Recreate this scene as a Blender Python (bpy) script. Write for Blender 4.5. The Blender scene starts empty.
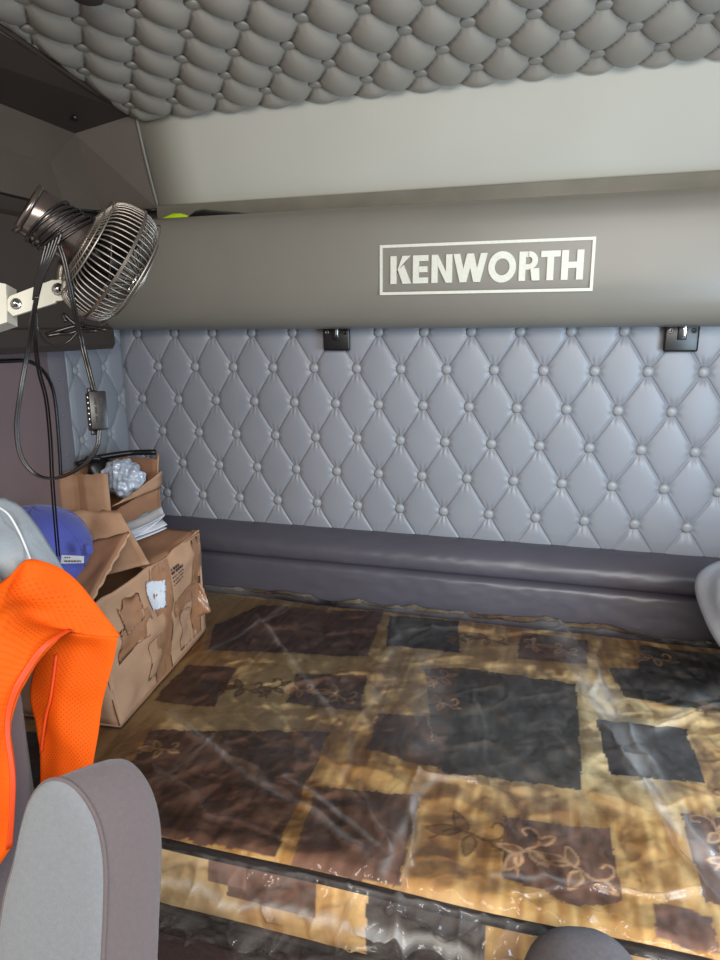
import bpy, bmesh, math, random
import numpy as np
from mathutils import Vector, Matrix, Euler
random.seed(4)
rng = np.random.default_rng(7)
PI = math.pi
COL = bpy.context.scene.collection

# ------------------------------------------------------------------ camera, light, exposure
CAM = np.array([1.3503, -2.0085, 0.0179]); YAW, PITCH, ROLL, F = 0.2774, -0.2275, -0.0072, 665.0
def rotm(y, p, r):
    cy, sy = math.cos(y), math.sin(y); cx, sx = math.cos(PI/2+p), math.sin(PI/2+p); cr, sr = math.cos(r), math.sin(r)
    return np.array([[cy,-sy,0],[sy,cy,0],[0,0,1]]) @ np.array([[1,0,0],[0,cx,-sx],[0,sx,cx]]) @ np.array([[cr,-sr,0],[sr,cr,0],[0,0,1]])
RM = rotm(YAW, PITCH, ROLL)
cd = bpy.data.cameras.new('camera'); cam = bpy.data.objects.new('camera', cd); COL.objects.link(cam)
m4 = Matrix.Identity(4)
for i in range(3):
    for j in range(3): m4[i][j] = RM[i][j]
    m4[i][3] = CAM[i]
cam.matrix_world = m4
cd.sensor_fit = 'VERTICAL'; cd.sensor_height = 36.0; cd.lens = F/960*36.0; cd.clip_start = 0.02
bpy.context.scene.camera = cam
sc = bpy.context.scene
sc.view_settings.view_transform = 'Standard'; sc.view_settings.look = 'None'
sc.view_settings.gamma = 1; sc.view_settings.use_curve_mapping = False
sc.view_settings.exposure = 0.0
w = bpy.data.worlds.new('world'); sc.world = w; w.use_nodes = True
bg = w.node_tree.nodes['Background']; bg.inputs[0].default_value = (1.0, 0.97, 0.92, 1); bg.inputs[1].default_value = 0.62
def area(name, loc, target, sx, sy, power, color):
    l = bpy.data.lights.new(name, 'AREA'); l.shape = 'RECTANGLE'; l.size = sx; l.size_y = sy; l.energy = power; l.color = color
    o = bpy.data.objects.new(name, l); COL.objects.link(o); o.location = loc
    o.rotation_euler = (Vector(target)-Vector(loc)).to_track_quat('-Z', 'Y').to_euler(); return o
area('windshield_daylight', (1.7, -2.9, 0.55), (1.15, -1.0, -1.0), 1.6, 0.75, 60, (1.0, 0.95, 0.88))
area('door_window_daylight', (2.32, -1.15, -0.20), (1.35, -0.0, -0.6), 0.7, 0.6, 27, (0.60, 0.81, 1.0))

camRv = Vector(RM[:, 0])
def at(x, y, d):                       # measured point at a given depth from the camera
    r = RM @ np.array([(x-360)/F, -(y-480)/F, -1.0]); return Vector(CAM + r*d)
def pl(x, y, ax, val):                 # measured point on an axis-aligned plane
    r = RM @ np.array([(x-360)/F, -(y-480)/F, -1.0]); return Vector(CAM + r*((val-CAM[ax])/r[ax]))

# ------------------------------------------------------------------ materials
def lin(c):
    return tuple(((v/255)/12.92 if v/255 <= .04045 else ((v/255+.055)/1.055)**2.4) for v in c)
def mat(name, rgb, rough=.5, metal=0., noise=0., nscale=30., bump=0., bscale=200., spec=.5, sheen=0., coat=0., attr=None):
    m = bpy.data.materials.new(name); m.use_nodes = True; nt = m.node_tree; b = nt.nodes['Principled BSDF']
    c = lin(rgb)+(1,)
    b.inputs['Base Color'].default_value = c; b.inputs['Roughness'].default_value = rough
    b.inputs['Metallic'].default_value = metal; b.inputs['Specular IOR Level'].default_value = spec
    if sheen: b.inputs['Sheen Weight'].default_value = sheen
    if coat: b.inputs['Coat Weight'].default_value = coat; b.inputs['Coat Roughness'].default_value = .15
    tc = nt.nodes.new('ShaderNodeTexCoord')
    src = None
    if attr:
        a = nt.nodes.new('ShaderNodeAttribute'); a.attribute_name = attr; src = a.outputs['Color']; nt.links.new(src, b.inputs['Base Color'])
    if noise:
        n = nt.nodes.new('ShaderNodeTexNoise'); n.inputs['Scale'].default_value = nscale; n.inputs['Detail'].default_value = 6
        nt.links.new(tc.outputs['Object'], n.inputs['Vector'])
        mr = nt.nodes.new('ShaderNodeMapRange'); mr.inputs['To Min'].default_value = 1-noise; mr.inputs['To Max'].default_value = 1+noise
        mr.inputs['From Min'].default_value = .3; mr.inputs['From Max'].default_value = .7
        nt.links.new(n.outputs['Fac'], mr.inputs['Value'])
        mx = nt.nodes.new('ShaderNodeVectorMath'); mx.operation = 'SCALE'
        if src: nt.links.new(src, mx.inputs[0])
        else: mx.inputs[0].default_value = c[:3]
        nt.links.new(mr.outputs[0], mx.inputs['Scale']); nt.links.new(mx.outputs[0], b.inputs['Base Color'])
    if bump:
        n2 = nt.nodes.new('ShaderNodeTexNoise'); n2.inputs['Scale'].default_value = bscale; n2.inputs['Detail'].default_value = 3
        nt.links.new(tc.outputs['Object'], n2.inputs['Vector'])
        bp = nt.nodes.new('ShaderNodeBump'); bp.inputs['Strength'].default_value = bump; bp.inputs['Distance'].default_value = .002
        nt.links.new(n2.outputs['Fac'], bp.inputs['Height']); nt.links.new(bp.outputs[0], b.inputs['Normal'])
    return m
M = dict(
 vinyl=mat('tufted_vinyl', (136,137,143), .42, noise=.05, nscale=5, bump=.12, bscale=500),
 ceil=mat('ceiling_vinyl', (156,149,139), .42, noise=.05, nscale=6, bump=.12, bscale=500),
 button=mat('vinyl_button', (146,146,148), .4),
 panel=mat('upper_panel', (182,179,168), .55, noise=.03, nscale=4, bump=.1, bscale=700),
 roll=mat('shelf_vinyl', (120,115,106), .38, noise=.04, nscale=5, bump=.1, bscale=600),
 rail=mat('rail_plastic', (120,116,105), .45, noise=.12, nscale=9, bump=.1),
 dark=mat('brown_plastic', (92,81,72), .5, noise=.06, nscale=8, bump=.3, bscale=350),
 dark2=mat('dark_brown_plastic', (62,52,46), .5, noise=.06, nscale=8, bump=.2, bscale=350),
 side=mat('side_panel_vinyl', (122,102,102), .45, noise=.06, nscale=6, bump=.2, bscale=400),
 strip=mat('side_strip', (118,112,118), .45),
 bolster=mat('bolster_vinyl', (80,76,84), .36, noise=.08, nscale=6, bump=.15, bscale=400),
 bunk=mat('bunk_carpet', (62,46,46), .9, noise=.2, nscale=80, bump=.6, bscale=300),
 piping=mat('mattress_piping', (34,22,22), .6, bump=.3, bscale=300),
 quilt=mat('quilt_fabric', (180,150,100), .62, noise=.08, nscale=60, bump=.25, bscale=350, attr='pattern'),
 letter=mat('silver_print', (208,206,192), .4, noise=.05, nscale=120),
 black=mat('black_plastic', (24,22,23), .35, noise=.1, nscale=40),
 blackm=mat('black_gloss_metal', (112,102,98), .22, metal=.85, noise=.15, nscale=12),
 wire=mat('dark_chrome_wire', (150,142,134), .42, metal=.9),
 chrome=mat('chrome', (200,200,198), .15, metal=1),
 ring=mat('ring_metal', (120,112,104), .3, metal=.8),
 white=mat('white_bracket', (205,204,192), .4, noise=.05, nscale=20),
 cable=mat('black_cable', (26,22,22), .25),
 card=mat('cardboard', (178,138,108), .8, noise=.10, nscale=14, bump=.3, bscale=120),
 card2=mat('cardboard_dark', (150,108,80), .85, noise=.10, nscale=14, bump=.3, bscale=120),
 tape=mat('brown_tape', (158,114,84), .3, noise=.12, nscale=40, coat=.3),
 paper=mat('paper', (212,214,220), .7, noise=.05, nscale=60),
 ink=mat('print_ink', (50,45,50), .7),
 blue=mat('blue_fabric', (72,80,160), .7, noise=.08, nscale=25, bump=.2, bscale=500, sheen=.2),
 grey=mat('seat_fabric', (100,88,90), .9, noise=.06, nscale=180, bump=.5, bscale=700, sheen=.3),
 greyl=mat('seat_fabric_light', (120,123,128), .9, noise=.05, nscale=180, bump=.5, bscale=700, sheen=.3),
 greyd=mat('seat_fabric_dark', (92,86,88), .9, noise=.1, nscale=160, bump=.5, bscale=600),
 cloth=mat('silver_grey_cloth', (142,148,155), .55, noise=.10, nscale=25, bump=.4, bscale=120),
 lime=mat('lime_fabric', (196,235,20), .6),
 pillow=mat('white_cotton', (176,180,190), .9, noise=.04, nscale=30, bump=1.0, bscale=22, spec=.1),
 floor=mat('floor_mat', (60,52,50), .8, noise=.1, bump=.3),
)
def vest_mat():
    m = mat('orange_mesh_fabric', (226,88,5), .75, noise=.05, nscale=20, spec=.2); nt = m.node_tree; b = nt.nodes['Principled BSDF']
    uv = nt.nodes.new('ShaderNodeUVMap'); sp = nt.nodes.new('ShaderNodeSeparateXYZ'); nt.links.new(uv.outputs[0], sp.inputs[0])
    def mth(op, a, bb=None):
        n = nt.nodes.new('ShaderNodeMath'); n.operation = op
        for k, v in enumerate((a, bb)):
            if v is None: continue
            if isinstance(v, (int, float)): n.inputs[k].default_value = v
            else: nt.links.new(v, n.inputs[k])
        return n.outputs[0]
    u = mth('MULTIPLY', sp.outputs[0], 2*PI/.0070); v = mth('MULTIPLY', sp.outputs[1], 2*PI/.0070)
    s = mth('ADD', mth('COSINE', mth('ADD', u, v)), mth('COSINE', mth('SUBTRACT', u, v)))
    h = mth('GREATER_THAN', s, 1.15)
    at_ = nt.nodes.new('ShaderNodeAttribute'); at_.attribute_name = 'holes'
    h2 = mth('MULTIPLY', h, at_.outputs['Fac'])
    tr = nt.nodes.new('ShaderNodeBsdfTransparent'); mx = nt.nodes.new('ShaderNodeMixShader'); out = nt.nodes['Material Output']
    nt.links.new(mth('MULTIPLY', h2, .35), mx.inputs[0]); nt.links.new(b.outputs[0], mx.inputs[1]); nt.links.new(tr.outputs[0], mx.inputs[2])
    nt.links.new(mx.outputs[0], out.inputs[0]); return m
M['vest'] = vest_mat()
M['vestbind'] = mat('orange_binding', (224,72,14), .55)
def film_mat():
    m = bpy.data.materials.new('clear_plastic_film'); m.use_nodes = True; nt = m.node_tree; nt.nodes.clear()
    out = nt.nodes.new('ShaderNodeOutputMaterial'); tr = nt.nodes.new('ShaderNodeBsdfTransparent'); gl = nt.nodes.new('ShaderNodeBsdfGlossy')
    df = nt.nodes.new('ShaderNodeBsdfDiffuse'); df.inputs[0].default_value = (.85,.83,.80,1)
    tr.inputs[0].default_value = (.96,.96,.96,1)
    gl.inputs['Roughness'].default_value = .09
    fr = nt.nodes.new('ShaderNodeFresnel'); fr.inputs[0].default_value = 1.33
    tc = nt.nodes.new('ShaderNodeTexCoord'); nz = nt.nodes.new('ShaderNodeTexNoise'); nz.inputs['Scale'].default_value = 14; nz.inputs['Detail'].default_value = 4; nz.inputs['Distortion'].default_value = 1.2
    nt.links.new(tc.outputs['Object'], nz.inputs['Vector'])
    bp = nt.nodes.new('ShaderNodeBump'); bp.inputs['Strength'].default_value = .5; bp.inputs['Distance'].default_value = .012
    nt.links.new(nz.outputs['Fac'], bp.inputs['Height']); nt.links.new(bp.outputs[0], gl.inputs['Normal']); nt.links.new(bp.outputs[0], fr.inputs['Normal'])
    m1 = nt.nodes.new('ShaderNodeMixShader'); a = nt.nodes.new('ShaderNodeAttribute'); a.attribute_name = 'haze'
    nt.links.new(a.outputs['Fac'], m1.inputs[0]); nt.links.new(tr.outputs[0], m1.inputs[1]); nt.links.new(df.outputs[0], m1.inputs[2])
    m2 = nt.nodes.new('ShaderNodeMixShader'); nt.links.new(fr.outputs[0], m2.inputs[0]); nt.links.new(m1.outputs[0], m2.inputs[1]); nt.links.new(gl.outputs[0], m2.inputs[2])
    nt.links.new(m2.outputs[0], out.inputs[0]); return m
M['film'] = film_mat()

# ------------------------------------------------------------------ mesh helpers
def link(name, me, m, parent=None, smooth=True):
    if m is not None: me.materials.append(m)
    if smooth and len(me.polygons): me.polygons.foreach_set('use_smooth', [True]*len(me.polygons))
    o = bpy.data.objects.new(name, me); COL.objects.link(o)
    if parent is not None:
        o.parent = parent; o.matrix_parent_inverse = Matrix.Identity(4)
        me.transform(Matrix.Translation(-parent.location)) if parent.type == 'EMPTY' and parent.parent is None else me.transform(Matrix.Translation(-wloc(parent)))
    return o
def wloc(o):
    v = Vector((0,0,0))
    while o is not None: v += o.location; o = o.parent
    return v
def thing(name, label, cat, loc=(0,0,0), group=None):
    o = bpy.data.objects.new(name, None); COL.objects.link(o); o.location = loc; o.empty_display_size = .05
    o['label'] = label; o['category'] = cat
    if group: o['group'] = group
    return o
def tag(o, label, cat, group=None):
    o['label'] = label; o['category'] = cat
    if group: o['group'] = group
    return o
def struct(o): o['kind'] = 'structure'; return o
def py(name, verts, faces, m, parent=None, smooth=True):
    me = bpy.data.meshes.new(name); me.from_pydata([tuple(v) for v in verts], [], faces); me.update(); return link(name, me, m, parent, smooth)
def frombm(name, bm, m, parent=None, smooth=True, recalc=True):
    me = bpy.data.meshes.new(name)
    if recalc: bmesh.ops.recalc_face_normals(bm, faces=bm.faces)
    bm.to_mesh(me); bm.free(); return link(name, me, m, parent, smooth)
def autosmooth(o, ang=.6):
    me = o.data
    try: me.set_sharp_from_angle(angle=ang)
    except Exception: pass
    return o
def add_box(bm, c, s, rot=None, bev=.0, seg=2):
    r = bmesh.ops.create_cube(bm, size=1); vs = r['verts']
    bmesh.ops.scale(bm, vec=s, verts=vs)
    if bev:
        es = list({e for v in vs for e in v.link_edges}); rr = bmesh.ops.bevel(bm, geom=es, offset=bev, segments=seg, profile=.5, affect='EDGES')
        vs = list({v for f in rr['faces'] for v in f.verts} | {v for v in vs if v.is_valid})
    if rot is not None: bmesh.ops.rotate(bm, matrix=rot, verts=vs)
    bmesh.ops.translate(bm, vec=c, verts=vs); return vs
def box(name, c, s, m, parent=None, rot=None, bev=.004, seg=2):
    bm = bmesh.new(); add_box(bm, c, s, rot, bev, seg); return autosmooth(frombm(name, bm, m, parent))
def catmull(pts, n=8):
    P = [Vector(p) for p in pts]; P = [P[0]*2-P[1]]+P+[P[-1]*2-P[-2]]; out = []
    for i in range(1, len(P)-2):
        for k in range(n):
            t = k/n; a, b, c, d = P[i-1:i+3]
            out.append(.5*((2*b)+(c-a)*t+(2*a-5*b+4*c-d)*t*t+(3*b-a-3*c+d)*t**3))
    out.append(P[-2]); return out
def tube(bm, pts, r, seg=8, smooth=6, cap=True):
    pts = catmull(pts, smooth) if smooth else [Vector(p) for p in pts]
    prev = None; rings = []
    for i, p in enumerate(pts):
        t = (pts[min(i+1, len(pts)-1)]-pts[max(i-1, 0)])
        if t.length < 1e-9: t = Vector((0,0,1))
        t.normalize()
        if prev is None: u = t.orthogonal().normalized()
        else:
            u = prev - t*prev.dot(t)
            u = u.normalized() if u.length > 1e-6 else t.orthogonal().normalized()
        prev = u; v = t.cross(u); rr = r(i/(len(pts)-1)) if callable(r) else r
        rings.append([bm.verts.new(p+(u*math.cos(2*PI*k/seg)+v*math.sin(2*PI*k/seg))*rr) for k in range(seg)])
    for a, b in zip(rings, rings[1:]):
        for k in range(seg): bm.faces.new((a[k], a[(k+1)%seg], b[(k+1)%seg], b[k]))
    if cap: bm.faces.new(rings[0][::-1]); bm.faces.new(rings[-1])
def frame(axis):
    a = Vector(axis).normalized(); u = a.orthogonal().normalized(); return a, u, a.cross(u)
def lathe(bm, o, axis, prof, seg=32):
    a, u, v = frame(axis); o = Vector(o); rings = []
    for r, h in prof:
        if r < 1e-6: rings.append([bm.verts.new(o+a*h)])
        else: rings.append([bm.verts.new(o+a*h+(u*math.cos(2*PI*k/seg)+v*math.sin(2*PI*k/seg))*r) for k in range(seg)])
    for A, B in zip(rings, rings[1:]):
        for k in range(seg):
            q = [A[k%len(A)], A[(k+1)%len(A)], B[(k+1)%len(B)], B[k%len(B)]]
            q = list(dict.fromkeys(q))
            if len(q) > 2: bm.faces.new(q)
def gridmesh(name, X, Y, Z, m, parent=None, color=None, attrname='pattern', flip=False, uv=None, scal=None):
    nr, nc = X.shape; me = bpy.data.meshes.new(name)
    co = np.stack([X, Y, Z], -1).reshape(-1, 3).astype(np.float32)
    i = np.arange(nr*nc).reshape(nr, nc); q = np.stack([i[:-1,:-1], i[:-1,1:], i[1:,1:], i[1:,:-1]], -1).reshape(-1, 4)
    if flip: q = q[:, ::-1]
    me.vertices.add(len(co)); me.vertices.foreach_set('co', co.ravel())
    me.loops.add(q.size); me.loops.foreach_set('vertex_index', q.ravel().astype(np.int32))
    me.polygons.add(len(q)); me.polygons.foreach_set('loop_start', np.arange(0, q.size, 4, dtype=np.int32))
    me.update(calc_edges=True); me.validate()
    if color is not None:
        a = me.color_attributes.new(attrname, 'FLOAT_COLOR', 'POINT'); c4 = np.ones((len(co), 4), np.float32); c4[:, :3] = color.reshape(-1, 3)
        a.data.foreach_set('color', c4.ravel())
    if scal is not None:
        a = me.attributes.new(scal[0], 'FLOAT', 'POINT'); a.data.foreach_set('value', scal[1].ravel().astype(np.float32))
    if uv is not None:
        l = me.uv_layers.new(name='UVMap'); U = np.stack(uv, -1).reshape(-1, 2)[q.ravel()]; l.data.foreach_set('uv', U.ravel().astype(np.float32))
    return link(name, me, m, parent)
def vnoise(X, Y, s, seed=0):            # smooth value noise
    r = np.random.default_rng(seed); T = r.random((64, 64)); x = X/s+100; y = Y/s+100
    xi = np.floor(x).astype(int); yi = np.floor(y).astype(int); fx = x-xi; fy = y-yi; fx = fx*fx*(3-2*fx); fy = fy*fy*(3-2*fy)
    g = lambda a, b: T[a % 64, b % 64]
    return (g(xi,yi)*(1-fx)+g(xi+1,yi)*fx)*(1-fy)+(g(xi,yi+1)*(1-fx)+g(xi+1,yi+1)*fx)*fy

def tuft(A, B, dome, pit, crease, pw=.5):
    """height of a buttoned surface, buttons where A and B are both whole"""
    s = np.abs(np.sin(PI*A)); t = np.abs(np.sin(PI*B))
    h = dome*(s*t)**pw
    da = np.abs(A-np.round(A)); db = np.abs(B-np.round(B)); rb = np.hypot(da, db)
    h -= pit*np.exp(-(rb/.16)**2)
    d = np.minimum(da, db); h -= 1.35*crease*np.exp(-(d/.017)**2)*(.4+.6*np.clip(1-rb/.7, 0, 1))
    # small puckers radiating from the buttons
    th = np.arctan2(A-np.round(A), B-np.round(B)); h += .0012*np.cos(th*8)*np.exp(-((rb-.16)/.10)**2)
    return h
def button(bm, c, n, r=.0145, h=.008):
    lathe(bm, c, n, [(r*.96, -.004), (r, .001), (r*.93, h*.55), (r*.65, h*.9), (r*.3, h*1.05), (0, h*1.08)], 18)

# ------------------------------------------------------------------ setting
struct(box('floor', (1.0, -1.6, -1.52), (2.5, 3.4, .04), M['floor'], bev=0))
# rear wall: tufted vinyl
xs = np.linspace(-.075, 2.13, 940); zs = np.linspace(.05, -.652, 300); X, Z = np.meshgrid(xs, zs)
A = X/.14 - Z/.2204; B = X/.14 + Z/.2204
H = tuft(A, B, .0095, .008, .0040, .26)
edge = np.clip((Z+.650)/.05, 0, 1)**.5*np.clip((X+.075)/.03, 0, 1)**.5
H = H*edge
wall = struct(gridmesh('wall_rear', X, -H, Z, M['vinyl']))
btn = None
for r in range(6):
    for k in range(0, 16):
        x = .14*(k+(r % 2)/2); z = -.1102*r
        if x > 2.1: continue
        if btn is None:
            bm = bmesh.new(); button(bm, Vector((x, .001, z)), (0, -1, 0), .0155); btn = frombm('upholstery_button', bm, M['button'], wall); base = Vector((x, 0, z))
        else:
            c = btn.copy(); COL.objects.link(c); c.location = Vector((x, 0, z))-base
struct(box('wall_rear_backing', (1.03, .06, -.5), (2.35, .08, 2.0), M['dark2'], bev=0))
# upper sloping rear panel
py_pts = [(-.10, .02, .36), (2.15, .02, .36), (2.15, -.125, .638), (.113, -.088, .640)]
def quadpanel(name, pts, m, th=.006, n=12, bow=0.):
    P = [Vector(p) for p in pts]; nrm = (P[1]-P[0]).cross(P[3]-P[0]).normalized(); vs = []; fs = []
    for j in range(n+1):
        for i in range(n+1):
            u, v = i/n, j/n; p = (P[0]*(1-u)+P[1]*u)*(1-v)+(P[3]*(1-u)+P[2]*u)*v; vs.append(p+nrm*bow*math.sin(PI*v)*1.0)
    for j in range(n):
        for i in range(n): a = j*(n+1)+i; fs.append((a, a+1, a+n+2, a+n+1))
    o = py(name, vs, fs, m); md = o.modifiers.new('s', 'SOLIDIFY'); md.thickness = th; md.offset = -1; return o
struct(quadpanel('wall_rear_upper', [(.118, .0, .38), (2.15, .0, .38), (2.15, -.13, .645), (.113, -.09, .645)], M['panel'], bow=0))
# ceiling
xs = np.linspace(.105, 2.15, 420); ys = np.linspace(-.095, -1.75, 330); X, Y = np.meshgrid(xs, ys)
yb = -.085 - .022*(X-.11)                              # the rear edge runs slightly forward to the right
Y = Y + (yb+.095)*np.clip(1-(-.095-Y)/.3, 0, 1)
r_ = (-.177-Y)/.095; k_ = (X-.855)/.14
A = k_+r_/2; B = k_-r_/2
H = tuft(A, B, .028, .008, .003, .42); dbb = B-np.round(B); H += .0035*np.exp(-((dbb-.035)/.014)**2)*np.clip(np.abs(np.sin(PI*A))*2, 0, 1)
H *= np.clip((-.08-Y)/.05, 0, 1)**.5*np.clip((X-.10)/.05, 0, 1)**.6
ZC = .642 + .013*r_
ceil = struct(gridmesh('ceiling', X, Y, ZC-H, M['ceil'])); btn = None
for r in range(-0, 8):
    for k in range(-6, 10):
        x = .855+.14*(k+(r % 2)/2); y = -.177-.095*r
        if x < .13 or x > 2.12: continue
        c3 = Vector((x, y, .637+.013*r))
        if btn is None:
            bm = bmesh.new(); button(bm, c3-Vector((0,0,.002)), (0, 0, -1), .019, .004); btn = frombm('upholstery_button', bm, M['ceil'], ceil); base = c3
        else:
            c = btn.copy(); COL.objects.link(c); c.location = c3-base
struct(box('roof_shell', (1.0, -1.6, .90), (2.6, 3.4, .03), M['dark2'], bev=0))
# left wall: tufted section, seam strip, smooth panel
ys = np.linspace(0.01, -.285, 90); zs = np.linspace(.10, -.9, 270); Y, Z = np.meshgrid(ys, zs)
A = (Y+.03)/.14 - Z/.2204; B = (Y+.03)/.14 + Z/.2204
H = tuft(A, B, .012, .007, .003, .28)*np.clip((Y+.285)/.02, 0, 1)**.5*np.clip(-Y/.02+.2, 0, 1)**.5
lw = struct(gridmesh('wall_left', -.07+H, Y, Z, M['vinyl'], flip=True))
for r in range(0, 8):
    for k in range(-3, 2):
        y = .14*(k+(r % 2)/2)-.03; z = -.1102*r
        if -.27 < y < -.01 and z < -.02:
            bm = bmesh.new(); button(bm, Vector((-.074, y, z)), (1, 0, 0)); frombm('upholstery_button', bm, M['button'], lw)
o = struct(box('trim_1', (-.072, -.325, -.45), (.02, .075, .9), M['strip'], bev=.004))
for z in (-.13, -.24, -.36, -.48):
    bm = bmesh.new(); button(bm, Vector((-.061, -.325, z)), (1, 0, 0), .006, .003); frombm('screw', bm, M['strip'], o)
pan = struct(box('wall_left_lower', (-.082, -.95, -.7), (.03, 1.2, 1.6), M['side'], bev=.004))
# raised door panel with rounded corner and black piping on the left wall
pth = [(-.060,-.86,-.064),(-.060,-.70,-.064),(-.060,-.53,-.067),(-.060,-.458,-.070),(-.060,-.415,-.086),(-.060,-.378,-.126),(-.060,-.362,-.19),(-.060,-.366,-.33),(-.060,-.378,-.50),(-.060,-.385,-.84)]
sm = catmull(pth, 6)
vs = [Vector((-.067, p.y, p.z)) for p in sm]+[Vector((-.067, -.86, -.84))]; n = len(vs); vs2 = [v+Vector((.012, 0, 0)) for v in vs]
fs = [tuple(range(n, 2*n))]+[(i, (i+1) % n, n+(i+1) % n, n+i) for i in range(n)]
dp = py('trim_2', vs+vs2, fs, M['side'], smooth=False); struct(dp)
bm = bmesh.new(); tube(bm, [Vector(p)+Vector((.006,0,0)) for p in pth], .0055, 8); frombm('edge_piping', bm, M['cable'], dp)
# upper left facets
E1, E2 = (.113, -.088, .640), (.118, -.005, .383)
K = (-.07, -.134, .590); L1 = (-.058, -.045, .384); L2 = (-.085, -.19, .373); L3 = (-.085, -.236, .486)
def facet(name, pts, m): 
    o = py(name, pts, [tuple(range(len(pts)))], m, smooth=False); md = o.modifiers.new('s', 'SOLIDIFY'); md.thickness = .006; return struct(o)
facet('trim_3', [E2, E1, K, L1], M['dark'])
facet('trim_4', [L1, K, L3, L2], M['dark'])
facet('trim_5', [K, (-.07, -1.5, .590), (-.10, -1.5, .487), L3], M['dark'])
facet('trim_6', [L3, (-.10, -1.5, .487), (-.09, -1.5, .375), L2], M['dark'])
o = facet('trim_7', [E1, (.117, -1.75, .72), (-.07, -1.5, .590), K], M['dark2'])
bm = bmesh.new(); q = pl(73, 107, 0, -.0) ; lathe(bm, Vector((.0, -.22, .606)), (0, 0, -1), [(.009, 0), (.009, .008), (.006, .008), (.006, .002), (0, .002)], 16); frombm('screw_hole', bm, M['black'], o)
bm = bmesh.new(); tube(bm, [E1, ((E1[0]+E2[0])/2+.001, -.052, .512), E2], .005, 8); tube(bm, [E2, (.125, -.005, .30)], .005, 8); struct(frombm('trim_8', bm, M['rail']))
# piping along the ceiling's left edge
bm = bmesh.new(); tube(bm, [(.113, -.085, .640), (.112, -.3, .648), (.112, -.7, .69), (.113, -1.4, .735)], .008, 8); struct(frombm('trim_9', bm, M['dark2']))
# rail above shelf, and shelf ledge at left
struct(box('trim_10', (1.14, -.008, .35), (2.04, .03, .088), M['rail'], bev=.004))
bm = bmesh.new(); tube(bm, [(.12, -.02, .382), (-.05, -.05, .380), (-.088, -.2, .370), (-.09, -.6, .372), (-.09, -1.4, .372)], .004, 6); struct(frombm('trim_11', bm, M['black']))
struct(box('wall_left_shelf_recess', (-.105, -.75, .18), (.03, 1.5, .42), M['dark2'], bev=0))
struct(box('wall_right', (2.16, -.34, -.35), (.03, .78, 2.3), M['side'], bev=0))
# small outboard pillar that carries the fan bracket (just left of the view)
struct(box('trim_12', (.455, -1.235, .28), (.10, .12, .90), M['dark2'], bev=.01))

# ------------------------------------------------------------------ overhead shelf
sh = thing('overhead_shelf', 'long grey padded overhead shelf front with silver lettering above the tufted wall', 'shelf', (1.1, -.08, 0))
prof = [(.0,.30),(-.10,.335),(-.125,.337),(-.150,.325),(-.165,.295),(-.170,.25),(-.1705,.20),(-.170,.14),(-.167,.10),(-.158,.06),(-.140,.030),(-.112,.014),(-.06,.010),(0,.012)]
pp = catmull([Vector((0, a, b)) for a, b in prof], 4)
xs = np.linspace(-.02, 2.14, 60); Xg = np.repeat(xs[None, :], len(pp), 0); Yg = np.array([[p.y]*60 for p in pp]); Zg = np.array([[p.z]*60 for p in pp])
Yg = Yg + .0025*(vnoise(Xg, Zg, .25, 3)-.5)
gridmesh('padded_front', Xg, Yg, Zg, M['roll'], sh, flip=True)
box('shelf_board', (1.06, -.06, .26), (2.1, .10, .02), M['dark2'], sh, bev=0)
YL = -.1715
def poly_extrude(bm, pts, y0=YL, th=.0022):
    if sum(p[0]*q_[1]-q_[0]*p[1] for p, q_ in zip(pts, pts[1:]+pts[:1])) < 0: pts = pts[::-1]
    a = [bm.verts.new((x, y0+.002, z)) for x, z in pts]; b = [bm.verts.new((x, y0-th, z)) for x, z in pts]; n = len(pts)
    bm.faces.new(b)
    for i in range(n): bm.faces.new((a[i], a[(i+1) % n], b[(i+1) % n], b[i]))
def lx(zx): return pl(370+zx/3, 268, 1, YL).x
z0, z1 = .1285, .2005; LH = z1-z0
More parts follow.
